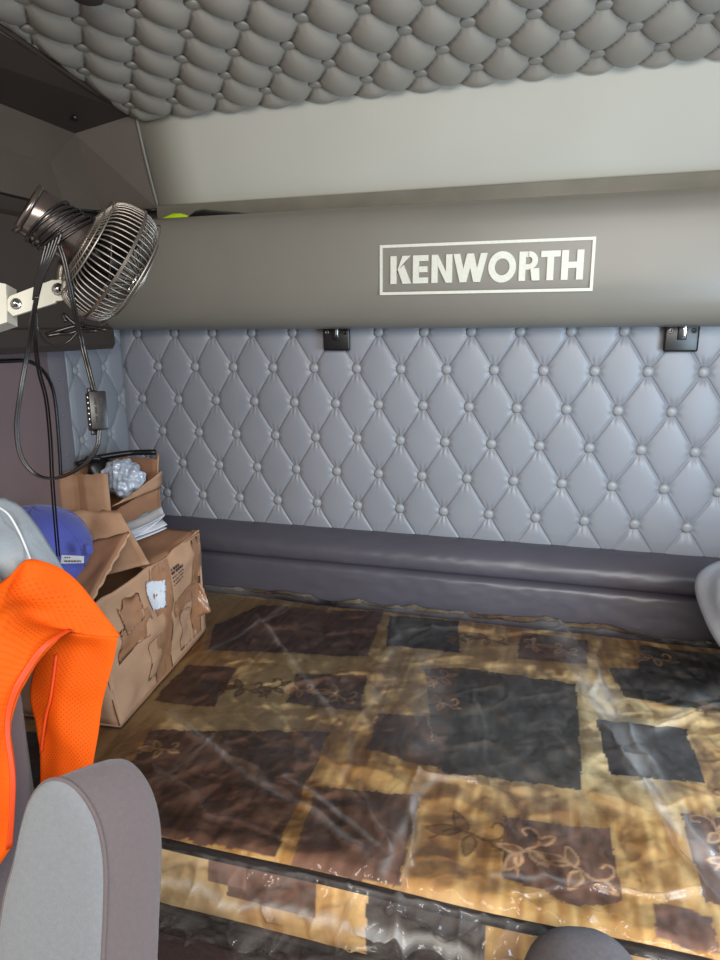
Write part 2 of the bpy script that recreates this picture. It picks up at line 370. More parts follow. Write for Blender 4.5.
def letter(ch, a, b):
    bm = bmesh.new(); W = b-a; t = .0165; th = .0150; cnt = [0]
    def nx(): cnt[0] += 1; return .0022+.0003*cnt[0]
    def r(x0, y0_, x1, y1): poly_extrude(bm, th=nx(), pts= [(a+x0, z0+y0_), (a+x1, z0+y0_), (a+x1, z0+y1), (a+x0, z0+y1)])
    def q(*p): poly_extrude(bm, th=nx(), pts=[(a+x, z0+y) for x, y in p])
    if ch == 'K': r(0, 0, t, LH); q((t, LH*.38), (W-t*1.35, LH), (W, LH), (t, LH*.60-.012)) ; q((t+.004, LH*.50), (W-t*1.3, 0), (W+.002, 0), (t+.020, LH*.68))
    if ch == 'E': r(0, 0, t, LH); r(t, 0, W, th); r(t, LH-th, W, LH); r(t, LH/2-th/2, W-.002, LH/2+th/2)
    if ch == 'N': r(0, 0, t, LH); r(W-t, 0, W, LH); q((t, LH), (t, LH-.028), (W-t, 0), (W-t, .028))
    if ch == 'W':
        s = t*1.05; c = W/2
        for p in ([(0, LH), (W*.2, 0), (W*.2+s, 0), (s, LH)], [(W*.2+.001, 0), (c-s/2, LH), (c+s/2, LH), (W*.2+s, 0)], [(c-s/2, LH), (W*.8-s, 0), (W*.8, 0), (c+s/2, LH)], [(W*.8-s, 0), (W-s, LH), (W, LH), (W*.8, 0)]): q(*p[::-1] if False else p)
    if ch in 'O':
        n = 32; ro, ri = (W/2, LH/2+.003), (W/2-t, LH/2-th); c = (a+W/2, z0+LH/2)
        for k in range(n):
            t0, t1 = 2*PI*k/n, 2*PI*(k+1)/n
            poly_extrude(bm, [(c[0]+ro[0]*math.cos(t0), c[1]+ro[1]*math.sin(t0)), (c[0]+ro[0]*math.cos(t1), c[1]+ro[1]*math.sin(t1)), (c[0]+ri[0]*math.cos(t1), c[1]+ri[1]*math.sin(t1)), (c[0]+ri[0]*math.cos(t0), c[1]+ri[1]*math.sin(t0))])
    if ch == 'R':
        r(0, 0, t, LH); R_ = LH*.31; cx_ = W-R_-.004; r(t, LH-th*.95, cx_, LH); r(t, LH-2*R_, cx_, LH-2*R_+th*.9)
        for k in range(12):
            t0, t1 = -PI/2+PI*k/12, -PI/2+PI*(k+1)/12; cy_ = LH-R_; ri = R_-th*.92
            q((cx_+R_*math.cos(t0), cy_+R_*math.sin(t0)), (cx_+R_*math.cos(t1), cy_+R_*math.sin(t1)), (cx_+ri*math.cos(t1), cy_+ri*math.sin(t1)), (cx_+ri*math.cos(t0), cy_+ri*math.sin(t0)))
        q((t+.012, LH-2*R_+.003), (W-t*1.05, 0), (W+.002, 0), (t+.034, LH-2*R_+.003))
    if ch == 'T': r(0, LH-th, W, LH); r(W/2-t/2, 0, W/2+t/2, LH-th)
    if ch == 'H': r(0, 0, t, LH); r(W-t, 0, W, LH); r(t, LH/2-th/2, W-t, LH/2+th/2)
    frombm('letter', bm, M['letter'], sh, smooth=False, recalc=False)
for ch, a, b in (('K',62,122),('E',129,175),('N',185,247),('W',250,352),('O',355,438),('R',447,508),('T',512,570),('H',574,640)): letter(ch, lx(a), lx(b))
bm = bmesh.new(); a, b, c, d, t = .888, 1.441, .100, .230, .0075
for q in ((a,c,b,c+t),(a,d-t,b,d),(a,c+t,a+t,d-t),(b-t,c+t,b,d-t)): poly_extrude(bm, [(q[0],q[1]),(q[2],q[1]),(q[2],q[3]),(q[0],q[3])])
frombm('lettering_border', bm, M['letter'], sh, smooth=False, recalc=False)

ss = thing('side_shelf', 'dark brown shelf front on the left wall behind the fan', 'shelf', (-.04, -.7, 0))
prof = [(-.09,.27),(-.02,.315),(.0,.30),(.004,.2),(.002,.09),(-.010,.020),(-.002,.014),(.0,-.03),(-.01,-.047),(-.065,-.05)]
ys = np.linspace(-.125, -1.5, 30); Yg = np.repeat(ys[None, :], len(prof), 0); Xg = np.array([[p[0]]*30 for p in prof]); Zg = np.array([[p[1]]*30 for p in prof])
o = gridmesh('shelf_front', Xg, Yg, Zg, M['dark2'], ss); autosmooth(o, .5)
py('end_panel', [(p[0], -.126, p[1]) for p in prof], [tuple(range(len(prof)))], M['dark2'], ss, smooth=False)

# ------------------------------------------------------------------ bolsters and mattress
def bolster(name, prof, label, seed):
    pp = catmull([Vector((0, a, b)) for a, b in prof], 5)
    xs = np.linspace(-.07, 2.14, 160); Xg = np.repeat(xs[None, :], len(pp), 0); Yg = np.array([[p.y]*160 for p in pp]); Zg = np.array([[p.z]*160 for p in pp])
    k = np.linspace(0, 1, len(pp))[:, None]; Yg = Yg + .007*(vnoise(Xg, Zg, .22, seed)-.5)*np.sin(PI*k) + .0025*(vnoise(Xg, Zg*2, .03, seed+1)-.5)*np.sin(PI*k)
    return tag(gridmesh(name, Xg, Yg, Zg, M['bolster'], flip=True), label, 'cushion')
bolster('padded_bolster', [(.01,-.632),(-.022,-.634),(-.052,-.645),(-.080,-.670),(-.090,-.700),(-.084,-.722),(-.06,-.730),(.01,-.730)], 'upper dark grey vinyl bolster strip along the rear wall below the tufting', 5)
bolster('padded_bolster', [(.01,-.726),(-.06,-.7255),(-.088,-.728),(-.102,-.738),(-.108,-.765),(-.112,-.81),(-.113,-.86),(-.10,-.93),(.01,-.94)], 'lower dark grey vinyl bolster strip directly behind the mattress', 9)

mt = thing('mattress', 'gold and dark brown patchwork mattress covered in clear plastic', 'mattress', (1.0, -.62, -1.01))
patches = {
 'A':([(.426,-.358),(.499,-.195),(.892,-.138),(.916,-.425),(.483,-.506)],0),'B':([(.917,-.162),(1.126,-.143),(1.153,-.344),(.95,-.35)],1),
 'C':([(.763,-.56),(.942,-.522),(.97,-.688),(.793,-.696)],0),'D':([(.47,-.596),(.607,-.575),(.632,-.753),(.481,-.772)],0),
 'E':([(.541,-.877),(.928,-.779),(.946,-1.135),(.735,-1.14),(.57,-.994)],0),'F':([(.96,-.956),(1.157,-.931),(1.163,-1.14),(.978,-1.14)],0),
 'G':([(1.015,-.684),(1.118,-.664),(1.181,-.843),(1.021,-.82)],0),'H1':([(1.077,-.454),(1.17,-.419),(1.235,-.845),(1.173,-.845)],0),
 'H2':([(1.168,-.419),(1.453,-.429),(1.454,-.827),(1.182,-.849)],2),'I':([(1.309,-.17),(1.496,-.179),(1.484,-.318),(1.306,-.332)],0),
 'J':([(1.633,-.167),(1.87,-.174),(1.85,-.476),(1.564,-.466),(1.536,-.325),(1.615,-.304)],2),'K':([(1.492,-.579),(1.68,-.564),(1.682,-.75),(1.506,-.761)],1),
 'L':([(1.313,-.943),(1.497,-.923),(1.504,-1.083),(1.43,-1.102),(1.323,-1.08)],0),'M':([(1.622,-.845),(1.80,-.835),(1.80,-1.10),(1.625,-1.042)],0),
 'N':([(1.548,-1.071),(1.629,-1.069),(1.629,-1.135),(1.543,-1.133)],3),'O':([(1.78,-.56),(2.0,-.56),(2.0,-.75),(1.79,-.75)],0),'P':([(.1,-.2),(.30,-.2),(.30,-.38),(.1,-.38)],0),
 'Q':([(.2,-.95),(.44,-.95),(.44,-1.1),(.2,-1.1)],1)}
pc = [(106,76,62),(58,46,44),(88,78,70),(132,98,84)]
def inside(X, Y, poly):
    r = np.zeros(X.shape, bool); n = len(poly)
    for i in range(n):
        x1, y1 = poly[i]; x2, y2 = poly[(i+1) % n]
        if abs(y2-y1) < 1e-9: continue
        r ^= ((y1 > Y) != (y2 > Y)) & (X < (x2-x1)*(Y-y1)/(y2-y1)+x1)
    return r
def motif(cx, cy, s, rot, mode=0):
    s = s*.85
    L = []
    def add(pts): 
        P = catmull([Vector((a, b, 0)) for a, b in pts], 5); c, d = math.cos(rot), math.sin(rot)
        L.append([(cx+s*(p.x*c-p.y*d), cy+s*(p.x*d+p.y*c)) for p in P])
    add([(-.5,-.1),(-.25,.05),(0,0),(.2,-.1),(.38,-.02),(.42,.14),(.33,.2),(.27,.12)])
    for (x, y, a, l) in ((-.05,.0,1.9,.38),(-.12,.02,3.0,.42),(.02,-.02,-1.9,.36),(.2,-.1,-.5,.30)):
        ca, sa = math.cos(a), math.sin(a); wd = l*.22
        add([(x,y),(x+ca*l*.4-sa*wd, y+sa*l*.4+ca*wd),(x+ca*l, y+sa*l),(x+ca*l*.4+sa*wd, y+sa*l*.4-ca*wd),(x,y)])
    return L, mode
motifs = [motif(.80,-.635,.10,.6), motif(.895,-.630,.13,0), motif(1.125,-.49,.11,1.2), motif(1.145,-.60,.11,.2), motif(.66,-.66,.13,.3,1), motif(.735,-.64,.11,1.4,1),
          motif(1.345,-.24,.09,2), motif(1.42,-.25,.11,-.2), motif(1.66,-.24,.13,.4), motif(1.26,-1.0,.17,.2,1), motif(1.355,-1.01,.14,1.2), motif(1.44,-1.03,.15,-.1),
          motif(1.675,-.88,.12,2.2), motif(1.70,-.95,.12,.3), motif(1.22,-.24,.13,.2,1), motif(1.14,-.255,.10,1.1,1), motif(.60,-.93,.10,.4), motif(1.76,-.45,.12,.8,1), motif(1.72,-.80,.12,1.8,1)]
def segdist(X, Y, line):
    d = np.full(X.shape, 9.)
    for (x1, y1), (x2, y2) in zip(line, line[1:]):
        vx, vy = x2-x1, y2-y1; L2 = vx*vx+vy*vy+1e-12; t = np.clip(((X-x1)*vx+(Y-y1)*vy)/L2, 0, 1); d = np.minimum(d, np.hypot(X-x1-t*vx, Y-y1-t*vy))
    return d
def golden(X, Y):
    g = np.array(lin((246,202,132))); g2 = np.array(lin((196,142,78))); g3 = np.array(lin((250,224,172)))
    n = .5*vnoise(X, Y*.12, .010, 1)+.3*vnoise(X, Y*.3, .03, 2)+.2*vnoise(X, Y, .12, 4)
    n2 = vnoise(X, Y, .25, 6)
    f = np.clip((n-.35)*2.4, 0, 1)[..., None]; c = g2*(1-f)+g*f
    f2 = np.clip((n2-.45)*1.8, 0, .7)[..., None]; return c*(1-f2)+g3*f2
def pattern(X, Y):
    c = golden(X, Y); jx = X+.007*(vnoise(X, Y, .03, 8)-.5)+.003*(vnoise(X, Y, .006, 9)-.5); jy = Y+.008*(vnoise(X, Y, .03, 10)-.5)+.004*(vnoise(X, Y*.3, .006, 12)-.5)
    # brown brushed edging round the patches
    for k, (p, ci) in patches.items():
        cx, cy = np.mean([q[0] for q in p]), np.mean([q[1] for q in p])
        big = [(cx+(x-cx)*1.07, cy+(y-cy)*1.07) for x, y in p]; mk = inside(jx, jy, big); c[mk] = c[mk]*.88
    for k, (p, ci) in patches.items():
        mk = inside(jx, jy, p); d = np.array(lin(pc[ci])); st = .55+.75*vnoise(X, Y*.25, .010, 13)+.9*np.clip(vnoise(X, Y, .07, 14)-.5, 0, 1)
        st = st*(1.45 if ci == 0 else 1.0); c[mk] = (d*st[..., None])[mk]
    for L, mode in motifs:
        xx = [q[0] for l in L for q in l]; yy = [q[1] for l in L for q in l]
        ix = (X > min(xx)-.01)&(X < max(xx)+.01)&(Y > min(yy)-.01)&(Y < max(yy)+.01)
        if not ix.any(): continue
        xs_, ys_ = X[ix], Y[ix]; d = np.full(xs_.shape, 9.); inn = np.zeros(xs_.shape, bool)
        for i, l in enumerate(L):
            d = np.minimum(d, segdist(xs_, ys_, l))
            if i: inn |= inside(xs_, ys_, l)
        cc = c[ix]; col = np.array(lin((220,172,128) if mode == 0 else (140,98,52)))
        if mode == 1: cc[inn] = cc[inn]*.35+col*.65
        else: cc[inn] = cc[inn]*.75+col*.25
        f = np.clip((.0034-d)/.0018, 0, 1)[:, None]; cc = cc*(1-f)+col*f; c[ix] = cc
    return c
MX0, MX1, MY0, MY1, MZ = -.055, 2.12, -1.145, -.118, -.85
xs = np.linspace(MX0, MX1, 640); ys = np.linspace(MY0, MY1, 310); X, Y = np.meshgrid(xs, ys)
def mz(X, Y):                                     # quilted top, rounded down at its edges
    e = np.minimum(np.minimum(Y-MY0, MY1-Y), np.minimum(X-MX0, MX1-X)); h = -.012*np.clip(1-e/.03, 0, 1)**2
    u = X+.012*np.sin(Y*38); v = Y+.012*np.sin(X*34)
    q = np.abs(np.sin(PI*u/.085))**.35*np.abs(np.sin(PI*v/.11))**.35
    return MZ+h+.0035*q-.002+.005*(vnoise(X, Y, .18, 20)-.5)+.002*(vnoise(X, Y, .035, 21)-.5)
gridmesh('quilted_top', X, Y, mz(X, Y), M['quilt'], mt, color=pattern(X, Y))
# front side band
xs = np.linspace(MX0, MX1, 640); zs = np.linspace(-.868, -1.0, 44); X, Z = np.meshgrid(xs, zs); t = (Z+.868)/(-.132)
C = golden(X, Z*1.0)
for (a, b, lo, hi, ci) in ((.30,.52,0,1,0),(.867,1.024,0,.52,0),(.83,.90,.0,.35,3),(1.115,1.30,0,1,1),(1.66,1.86,0,1,0)):
    mk = (X+.006*vnoise(X, Z, .02, 3) > a)&(X < b)&(t >= lo)&(t <= hi); C[mk] = (np.array(lin(pc[ci]))*(.8+.5*vnoise(X, Z*.3, .01, 4))[..., None]*1.25)[mk]
Yf = MY0-.010*np.sin(PI*t)+.004*(vnoise(X, Z, .05, 5)-.5)
gridmesh('side_band', X, Yf, Z, M['quilt'], mt, color=C)
box('core', (1.03, -.63, -.935), (2.14, 1.00, .15), M['piping'], mt, bev=.01)
for z in (-.864, -1.003):
    bm = bmesh.new(); tube(bm, [(x, MY0-.004+.002*math.sin(x*9), z+.002*math.sin(x*13)) for x in np.linspace(MX0, MX1, 30)], .0085, 10, 2); frombm('edge_piping', bm, M['piping'], mt)
bb = tag(box('bunk', (1.03, -.615, -1.28), (2.15, 1.00, .44), M['bunk'], bev=.015), 'dark maroon carpeted bunk base under the mattress front edge', 'bunk')
bl = tag(box('folded_blanket', (1.03, -.64, -1.036), (2.13, 1.05, .022), M['bunk'], bev=.009, seg=3), 'dark brown cloth layer squeezed between mattress and bunk base', 'blanket')

# clear plastic film over the mattress
xs = np.linspace(MX0, MX1, 900)
RC = .022; SF = (MY1-MY0)+.014-RC                 # flat run, then a rounded lip, then the hanging skirt
ss_ = np.concatenate([np.linspace(-.02, SF-.06, 280), np.linspace(SF-.058, SF+.04, 40), np.linspace(SF+.043, SF+.235, 90)]); X, S = np.meshgrid(xs, ss_)
arc = np.clip((S-SF)/RC, 0, PI/2); drop = np.clip(S-SF-RC*PI/2, 0, 1)
Y = MY1-np.minimum(S, SF)-RC*np.sin(arc); base = mz(X, np.clip(Y, MY0+.03, MY1-.001))
rid = np.zeros(X.shape)
def ridge(p, q, h, wd, tt=.6):
    global rid
    L = [p, q] if len(p) == 2 and not isinstance(p[0], tuple) else p
    d = segdist(X+.05*(vnoise(X, Y, .16, 50)-.5)+.02*(vnoise(X, Y, .05, 51)-.5), Y+.05*(vnoise(X, Y, .16, 52)-.5)+.02*(vnoise(X, Y, .05, 53)-.5), L); rid = rid + .6*h*np.exp(-(d/wd)**2)*(.4+1.2*vnoise(X, Y, .09, 54))
for (p, q, h, wd) in (((1.47,-.45),(1.66,-1.14),.014,.006),((1.43,-.12),(1.70,-1.14),.010,.008),((1.80,-.40),(1.62,-.62),.012,.008),((1.16,-.90),(1.17,-1.14),.020,.007),((1.16,-.90),(1.25,-.88),.014,.007),
    ((1.62,-1.05),(1.35,-1.12),.012,.006),((.50,-.30),(.95,-.75),.007,.006),((.93,-.1),(1.0,-.95),.007,.01),((.55,-.85),(1.10,-1.12),.008,.006),((.75,-.75),(1.18,-1.10),.008,.005),((.60,-1.0),(.95,-1.14),.007,.005),
    ((1.0,-.25),(1.55,-.14),.008,.007),((1.9,-.2),(1.75,-.9),.012,.008),((.62,-.2),(.48,-.5),.006,.006),((1.2,-.5),(1.3,-.85),.006,.006),((1.05,-.95),(1.12,-1.08),.012,.005),((.70,-.9),(.62,-1.12),.008,.005),((1.52,-.2),(1.5,-.6),.010,.010),((1.40,-.62),(1.46,-.78),.008,.006)):
    ridge(p, q, h, wd)
rg0 = lambda sc_, sd: 1-np.abs(2*vnoise(X*.8+Y*.6, Y*.8-X*.6, sc_, sd)-1)
wr = .008*rg0(.13, 64)**8+.003*rg0(.07, 65)**8+np.exp(-((Y-MY0)/.03)**2)*(.010*rg0(.03, 66)**4)*np.clip((X-1.0)*4, .25, 1)+.008*np.abs(vnoise(X*1.1+Y*.6, Y*.5, .05, 31)-.5)+.006*np.abs(vnoise(X*.5-Y*1.1, X, .09, 32)-.5)+.012*vnoise(X, Y, .3, 33)
flat = 1-np.clip((.56-X)/.05, 0, 1)*np.clip((-.12-Y)/.03, 0, 1)*np.clip((Y+1.0)/.06, 0, 1); rid = rid*flat; wr = wr*(.15+.85*flat); base = base*flat+(-.8495)*(1-flat); top = base+.004+rid+wr
back = np.clip((S-.0)/.03, 0, 1); top = top+.016*np.exp(-((S-.014)/.014)**2)*(.4+1.2*vnoise(X, S, .09, 34))
Z = top-RC*(1-np.cos(arc))-drop
rg = lambda sc_, sd: 1-np.abs(2*vnoise(X+drop*.35, drop*.8+X*.15, sc_, sd)-1)
cr = (rg(.09, 61)**4*.022+rg(.045, 62)**4*.013+rg(.022, 63)**3*.005)*np.clip(drop/.02, 0, 1)*np.clip(1.1-np.abs(X-1.3)*.5, .45, 1)
front = -cr-.022*np.sin(np.clip(drop/.2, 0, 1)*PI)*vnoise(X, drop, .12, 35)-.03*drop
Y = Y+np.where(drop > 0, front, 0)
hem = .03*vnoise(X, 0*X, .16, 37); Z = Z+np.where(drop > 0, hem*drop/.2, 0)
hz = .006+.10*np.exp(-((S-.016)/.012)**2)*np.clip(vnoise(X, S, .08, 70)*1.6-.3, 0, 1)+.06*np.clip(rid/.012, 0, 1)+.16*np.clip(vnoise(X+Y*.5, Y, .22, 38)-.5, 0, 1)*np.clip((X-1.0)*1.3, .3, 1)+np.where(drop > 0, .015+.26*np.exp(-((drop-.062)/.010)**2)+.07*np.abs(vnoise(X+drop, drop, .03, 39)-.5)*2, 0)
Xw = X+.04*(vnoise(X, Y, .2, 80)-.5); Yw = Y+.04*(vnoise(X, Y, .2, 81)-.5)
for p, q, a_h, wd in (((1.45,-.40),(1.63,-.95),.34,.014),((1.50,-.48),(1.70,-1.10),.22,.024),((1.40,-.14),(1.50,-.50),.28,.030),((1.17,-.90),(1.15,-1.13),.34,.008),((1.17,-.90),(1.24,-.885),.34,.008),
    ((1.07,-.42),(1.13,-.80),.16,.035),((.52,-.28),(.92,-.72),.16,.007),((.60,-.2),(.48,-.52),.14,.008),((.55,-.82),(1.10,-1.10),.16,.007),((.98,-.2),(1.0,-.62),.10,.030),((1.85,-.30),(1.60,-.60),.20,.020),((1.60,-1.05),(1.32,-1.10),.26,.006),((.90,-.95),(1.13,-1.09),.20,.005)):
    hz = hz+.42*a_h*np.exp(-(segdist(Xw, Yw, [p, q])/wd)**2)*(drop <= 0)*(.35+1.0*vnoise(X, Y, .035, 82))
o = gridmesh('plastic_cover', X, Y, Z, M['film'], scal=('haze', hz), flip=True); tag(o, 'wrinkled clear plastic film draped over the patchwork mattress and its front edge', 'plastic cover')

# ------------------------------------------------------------------ cardboard boxes
def crumple_sheet(name, corners, m, parent, th=.005, n=14, amp=.006, seed=1, rough_edges=.004):
    P = [Vector(p) for p in corners]; nrm = (P[1]-P[0]).cross(P[3]-P[0]).normalized(); vs = []; fs = []
    U, V = np.meshgrid(np.linspace(0, 1, n+1), np.linspace(0, 1, n+1)); N = vnoise(U, V, .28, seed)+.5*vnoise(U, V, .12, seed+1)-.75
    R1 = vnoise(U, V, .09, seed+2)-.5
    for j in range(n+1):
        for i in range(n+1):
            u, v = i/n, j/n; p = (P[0]*(1-u)+P[1]*u)*(1-v)+(P[3]*(1-u)+P[2]*u)*v; p = p+nrm*(amp*2*float(N[j, i]))*min(1, 6*u*(1-u)+.25)*min(1, 6*v*(1-v)+.25)
            if j == n: p = p+(P[3]-P[0]).normalized()*float(R1[j, i])*rough_edges*2
            vs.append(p)
    for j in range(n):
        for i in range(n): a = j*(n+1)+i; fs.append((a, a+1, a+n+2, a+n+1))
    o = py(name, vs, fs, m, parent); md = o.modifiers.new('s', 'SOLIDIFY'); md.thickness = th; md.offset = -1; return o
bx = thing('cardboard_box', 'large battered open cardboard box with brown tape on the mattress beside left wall', 'box', (.2, -.65, -.848))
zb, zt = -.841, -.545
BR, FR, FL, BL_ = (.425,-.41), (.478,-.893), (-.03,-.93), (-.04,-.41)
TR, TFR = (.425,-.412,-.54), (.425,-.885,-.572)
bm_side = crumple_sheet('side_panel', [(FR[0],FR[1],zb),(BR[0],BR[1],zb),TR,TFR], M['card'], bx, n=30, amp=.018, seed=11, rough_edges=.006)
crumple_sheet('side_panel', [(FL[0],FL[1],zb),(FR[0],FR[1],zb),TFR,(-.03,-.92,-.56)], M['card'], bx, n=16, amp=.008, seed=12)
crumple_sheet('side_panel', [(BR[0],BR[1],zb),(BL_[0],BL_[1],zb),(-.04,-.41,-.54),TR], M['card'], bx, n=16, amp=.006, seed=13)
crumple_sheet('side_panel', [(BL_[0],BL_[1],zb),(FL[0],FL[1],zb),(-.03,-.92,-.56),(-.04,-.41,-.54)], M['card'], bx, n=16, amp=.006, seed=14)
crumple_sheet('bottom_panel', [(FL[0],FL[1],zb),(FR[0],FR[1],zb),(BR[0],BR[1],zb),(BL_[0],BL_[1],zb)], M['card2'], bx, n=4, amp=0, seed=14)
# flaps: rear flap lying flat, a standing flap, a leaning flap
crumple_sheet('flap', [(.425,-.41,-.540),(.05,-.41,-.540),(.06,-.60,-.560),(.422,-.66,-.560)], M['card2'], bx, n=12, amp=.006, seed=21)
crumple_sheet('flap', [at(150,564,1.62), at(52,590,1.66), at(66,511,1.72), at(120,512,1.70)], M['card'], bx, n=14, amp=.008, seed=22)
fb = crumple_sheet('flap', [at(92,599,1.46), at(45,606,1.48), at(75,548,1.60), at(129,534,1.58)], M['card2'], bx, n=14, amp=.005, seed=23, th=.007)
bm = bmesh.new(); e0, e1 = at(92,599,1.462), at(129,534,1.582)
tube(bm, [e0.lerp(e1, k/14)+camRv*.0022*math.sin(k*2.3) for k in range(15)], .0045, 6, 2); frombm('torn_edge', bm, M['card'], fb)
# tape strips, label, print on the visible side
e_u = (Vector((BR[0],BR[1],zb))-Vector((FR[0],FR[1],zb))); nout = Vector((1, .11, 0)).normalized()
def on_side(u, v, off=.012):
    a = Vector((FR[0],FR[1],zb)).lerp(Vector((BR[0],BR[1],zb)), u); b = Vector(TFR).lerp(Vector(TR), u); p = a.lerp(b, v); return p+nout*off
def patch_side(name, quad, m, off=.014, n=10, amp=.003, seed=3):
    P = [on_side(u, v, off) for u, v in quad]; return crumple_sheet(name, P, m, bx, th=.001, n=n, amp=amp, seed=seed, rough_edges=.003)
def shrink(o):
    md = o.modifiers.new('w', 'SHRINKWRAP'); md.target = bm_side; md.wrap_method = 'NEAREST_SURFACEPOINT'; md.wrap_mode = 'OUTSIDE_SURFACE'; md.offset = .0022; return o
for q, m, s in (([(.38,.0),(.55,.0),(.62,.99),(.46,.99)], 'tape', 31), ([(.84,.04),(.93,.04),(.98,.97),(.89,.97)], 'tape', 32), ([(.10,.45),(.36,.50),(.38,.72),(.14,.70)], 'tape', 33),
                ([(.62,.42),(.97,.42),(.97,.58),(.62,.58)], 'tape', 34), ([(.30,.08),(.42,.08),(.45,.40),(.34,.40)], 'card', 35), ([(.68,.05),(.8,.05),(.82,.38),(.7,.38)], 'card', 36)):
    o = patch_side('tape', q, M[m], seed=s)
    o.data.transform(Matrix.Identity(4)); shrink(o)
o = patch_side('paper_label', [(.40,.66),(.52,.60),(.56,.82),(.42,.90)], M['paper'], seed=37); shrink(o).modifiers['w'].offset = .004
o = patch_side('brown_label', [(.18,.62),(.33,.66),(.35,.86),(.20,.84)], M['tape'], seed=38); shrink(o).modifiers['w'].offset = .004
bm = bmesh.new()
for i in range(5):
    for j in range(6 if i < 4 else 4):
        u0 = .62+j*.022; v0 = .72+i*.034; h = .010 if i < 3 else .026
        w_ = .016 if (i*7+j*3) % 4 else .008
        P = [on_side(u, v, .0165) for u, v in ((u0, v0), (u0+w_, v0), (u0+w_, v0+h), (u0, v0+h))]; bm.faces.new([bm.verts.new(p) for p in P])
o = frombm('printing', bm, M['ink'], bx, smooth=False); md = o.modifiers.new('sub', 'SUBSURF'); md.subdivision_type = 'SIMPLE'; md.levels = md.render_levels = 2; shrink(o).modifiers['w'].offset = .0035
# torn tape tail at the rear corner
crumple_sheet('tape', [pl(191,574,1,-.435), pl(196,618,1,-.455), pl(211,612,1,-.435), pl(204,588,1,-.425)], M['tape'], bx, th=.001, n=8, amp=.006, seed=40)

sb = thing('cardboard_box', 'small open cardboard box holding wrapped items in the rear left corner behind the big box', 'box', (.03, -.27, -.845))
q = [(-.062,-.385),(.112,-.375),(.172,-.20),(-.045,-.18)]; tz = -.415
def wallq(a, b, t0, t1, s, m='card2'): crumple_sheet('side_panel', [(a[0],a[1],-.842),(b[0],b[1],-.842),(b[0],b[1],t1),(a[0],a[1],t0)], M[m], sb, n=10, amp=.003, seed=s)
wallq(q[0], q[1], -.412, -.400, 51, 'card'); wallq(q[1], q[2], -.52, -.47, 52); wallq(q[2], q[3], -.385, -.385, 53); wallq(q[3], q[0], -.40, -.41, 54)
crumple_sheet('flap', [(.168,-.215,-.50),(.150,-.175,-.50),(.152,-.17,-.375),(.178,-.20,-.375)], M['card'], sb, n=6, amp=.003, seed=55)
crumple_sheet('flap', [(.118,-.372,-.50),(.180,-.205,-.48),(.195,-.215,-.42),(.150,-.30,-.475)], M['card'], sb, n=6, amp=.003, seed=56)
bm = bmesh.new(); add_box(bm, (.03, -.390, -.52), (.018, .003, .24), None, 0); frombm('tape', bm, M['card2'], sb, smooth=False)
# contents
def blob(name, c, s, m, seed=1, amp=.2, freq=2.2, parent=None, rot=None, sub=4, flat=None):
    bm = bmesh.new(); bmesh.ops.create_icosphere(bm, subdivisions=sub, radius=1)
    r = np.random.default_rng(seed); K_ = r.normal(size=(9, 3))*freq; ph = r.random(9)*6.28
    for v in bm.verts:
        n = sum(math.sin(float(K_[i] @ np.array(v.co))+ph[i]) for i in range(9))/9; v.co *= 1+amp*n
        v.co.x *= s[0]; v.co.y *= s[1]; v.co.z *= s[2]
        if flat is not None: v.co.z = max(v.co.z, -flat*s[2])
    if rot: bmesh.ops.rotate(bm, matrix=rot, verts=bm.verts)
    bmesh.ops.translate(bm, vec=c, verts=bm.verts); return frombm(name, bm, m, parent)
M['bag'] = mat('clear_bag', (175,182,196), .15, coat=.8, noise=.3, nscale=18)
tag(blob('plastic_bag', Vector((.085,-.265,-.44)), (.065,.05,.06), M['bag'], 3, .30, 8.0, sub=5), 'crinkled clear plastic bag sticking out of the small rear cardboard box', 'plastic bag')
tag(blob('black_pouch', Vector((.0,-.26,-.425)), (.036,.05,.05), M['black'], 5, .3, 3.5), 'black wrapped bundle in the small rear cardboard box', 'bundle')
o = thing('black_strap', 'black flat strap lying over the top of the small rear cardboard box', 'strap', (.05,-.22,-.38))
bm = bmesh.new(); tube(bm, [(-.05,-.30,-.395),(.0,-.27,-.378),(.07,-.20,-.372),(.15,-.175,-.370)], .009, 8); frombm('webbing', bm, M['black'], o)
bm = bmesh.new(); add_box(bm, (-.0,-.285,-.376), (.045,.03,.012), Euler((0,.1,.5)).to_matrix(), .003); frombm('buckle', bm, M['black'], o)
# papers on the big box
for i, (a, dz, lb) in enumerate(((.35,.0,'lowest white paper sheet on the large cardboard box'), (.62,.010,'creased white paper sheet in the middle of the stack on the large box'), (.15,.018,'grey white printed sheet lying across the paper stack'), (.85,.026,'top white paper curling upward beside the small cardboard box'))):
    U, V = np.meshgrid(np.linspace(-.5, .5, 14), np.linspace(-.5, .5, 14)); Wd, Ln = .075, .15
    x = U*Wd; y = V*Ln; zc = .012+.03*(V+.5)**2*(i+1)/3+.004*np.sin(U*5+i)+dz
    ca, sa = math.cos(-a), math.sin(-a)
    o = gridmesh('paper_sheet', .275+x*ca-y*sa, -.49+x*sa+y*ca, -.556+zc, M['paper']); tag(o, lb, 'paper', 'papers on the large box')
    md = o.modifiers.new('s', 'SOLIDIFY'); md.thickness = .0012

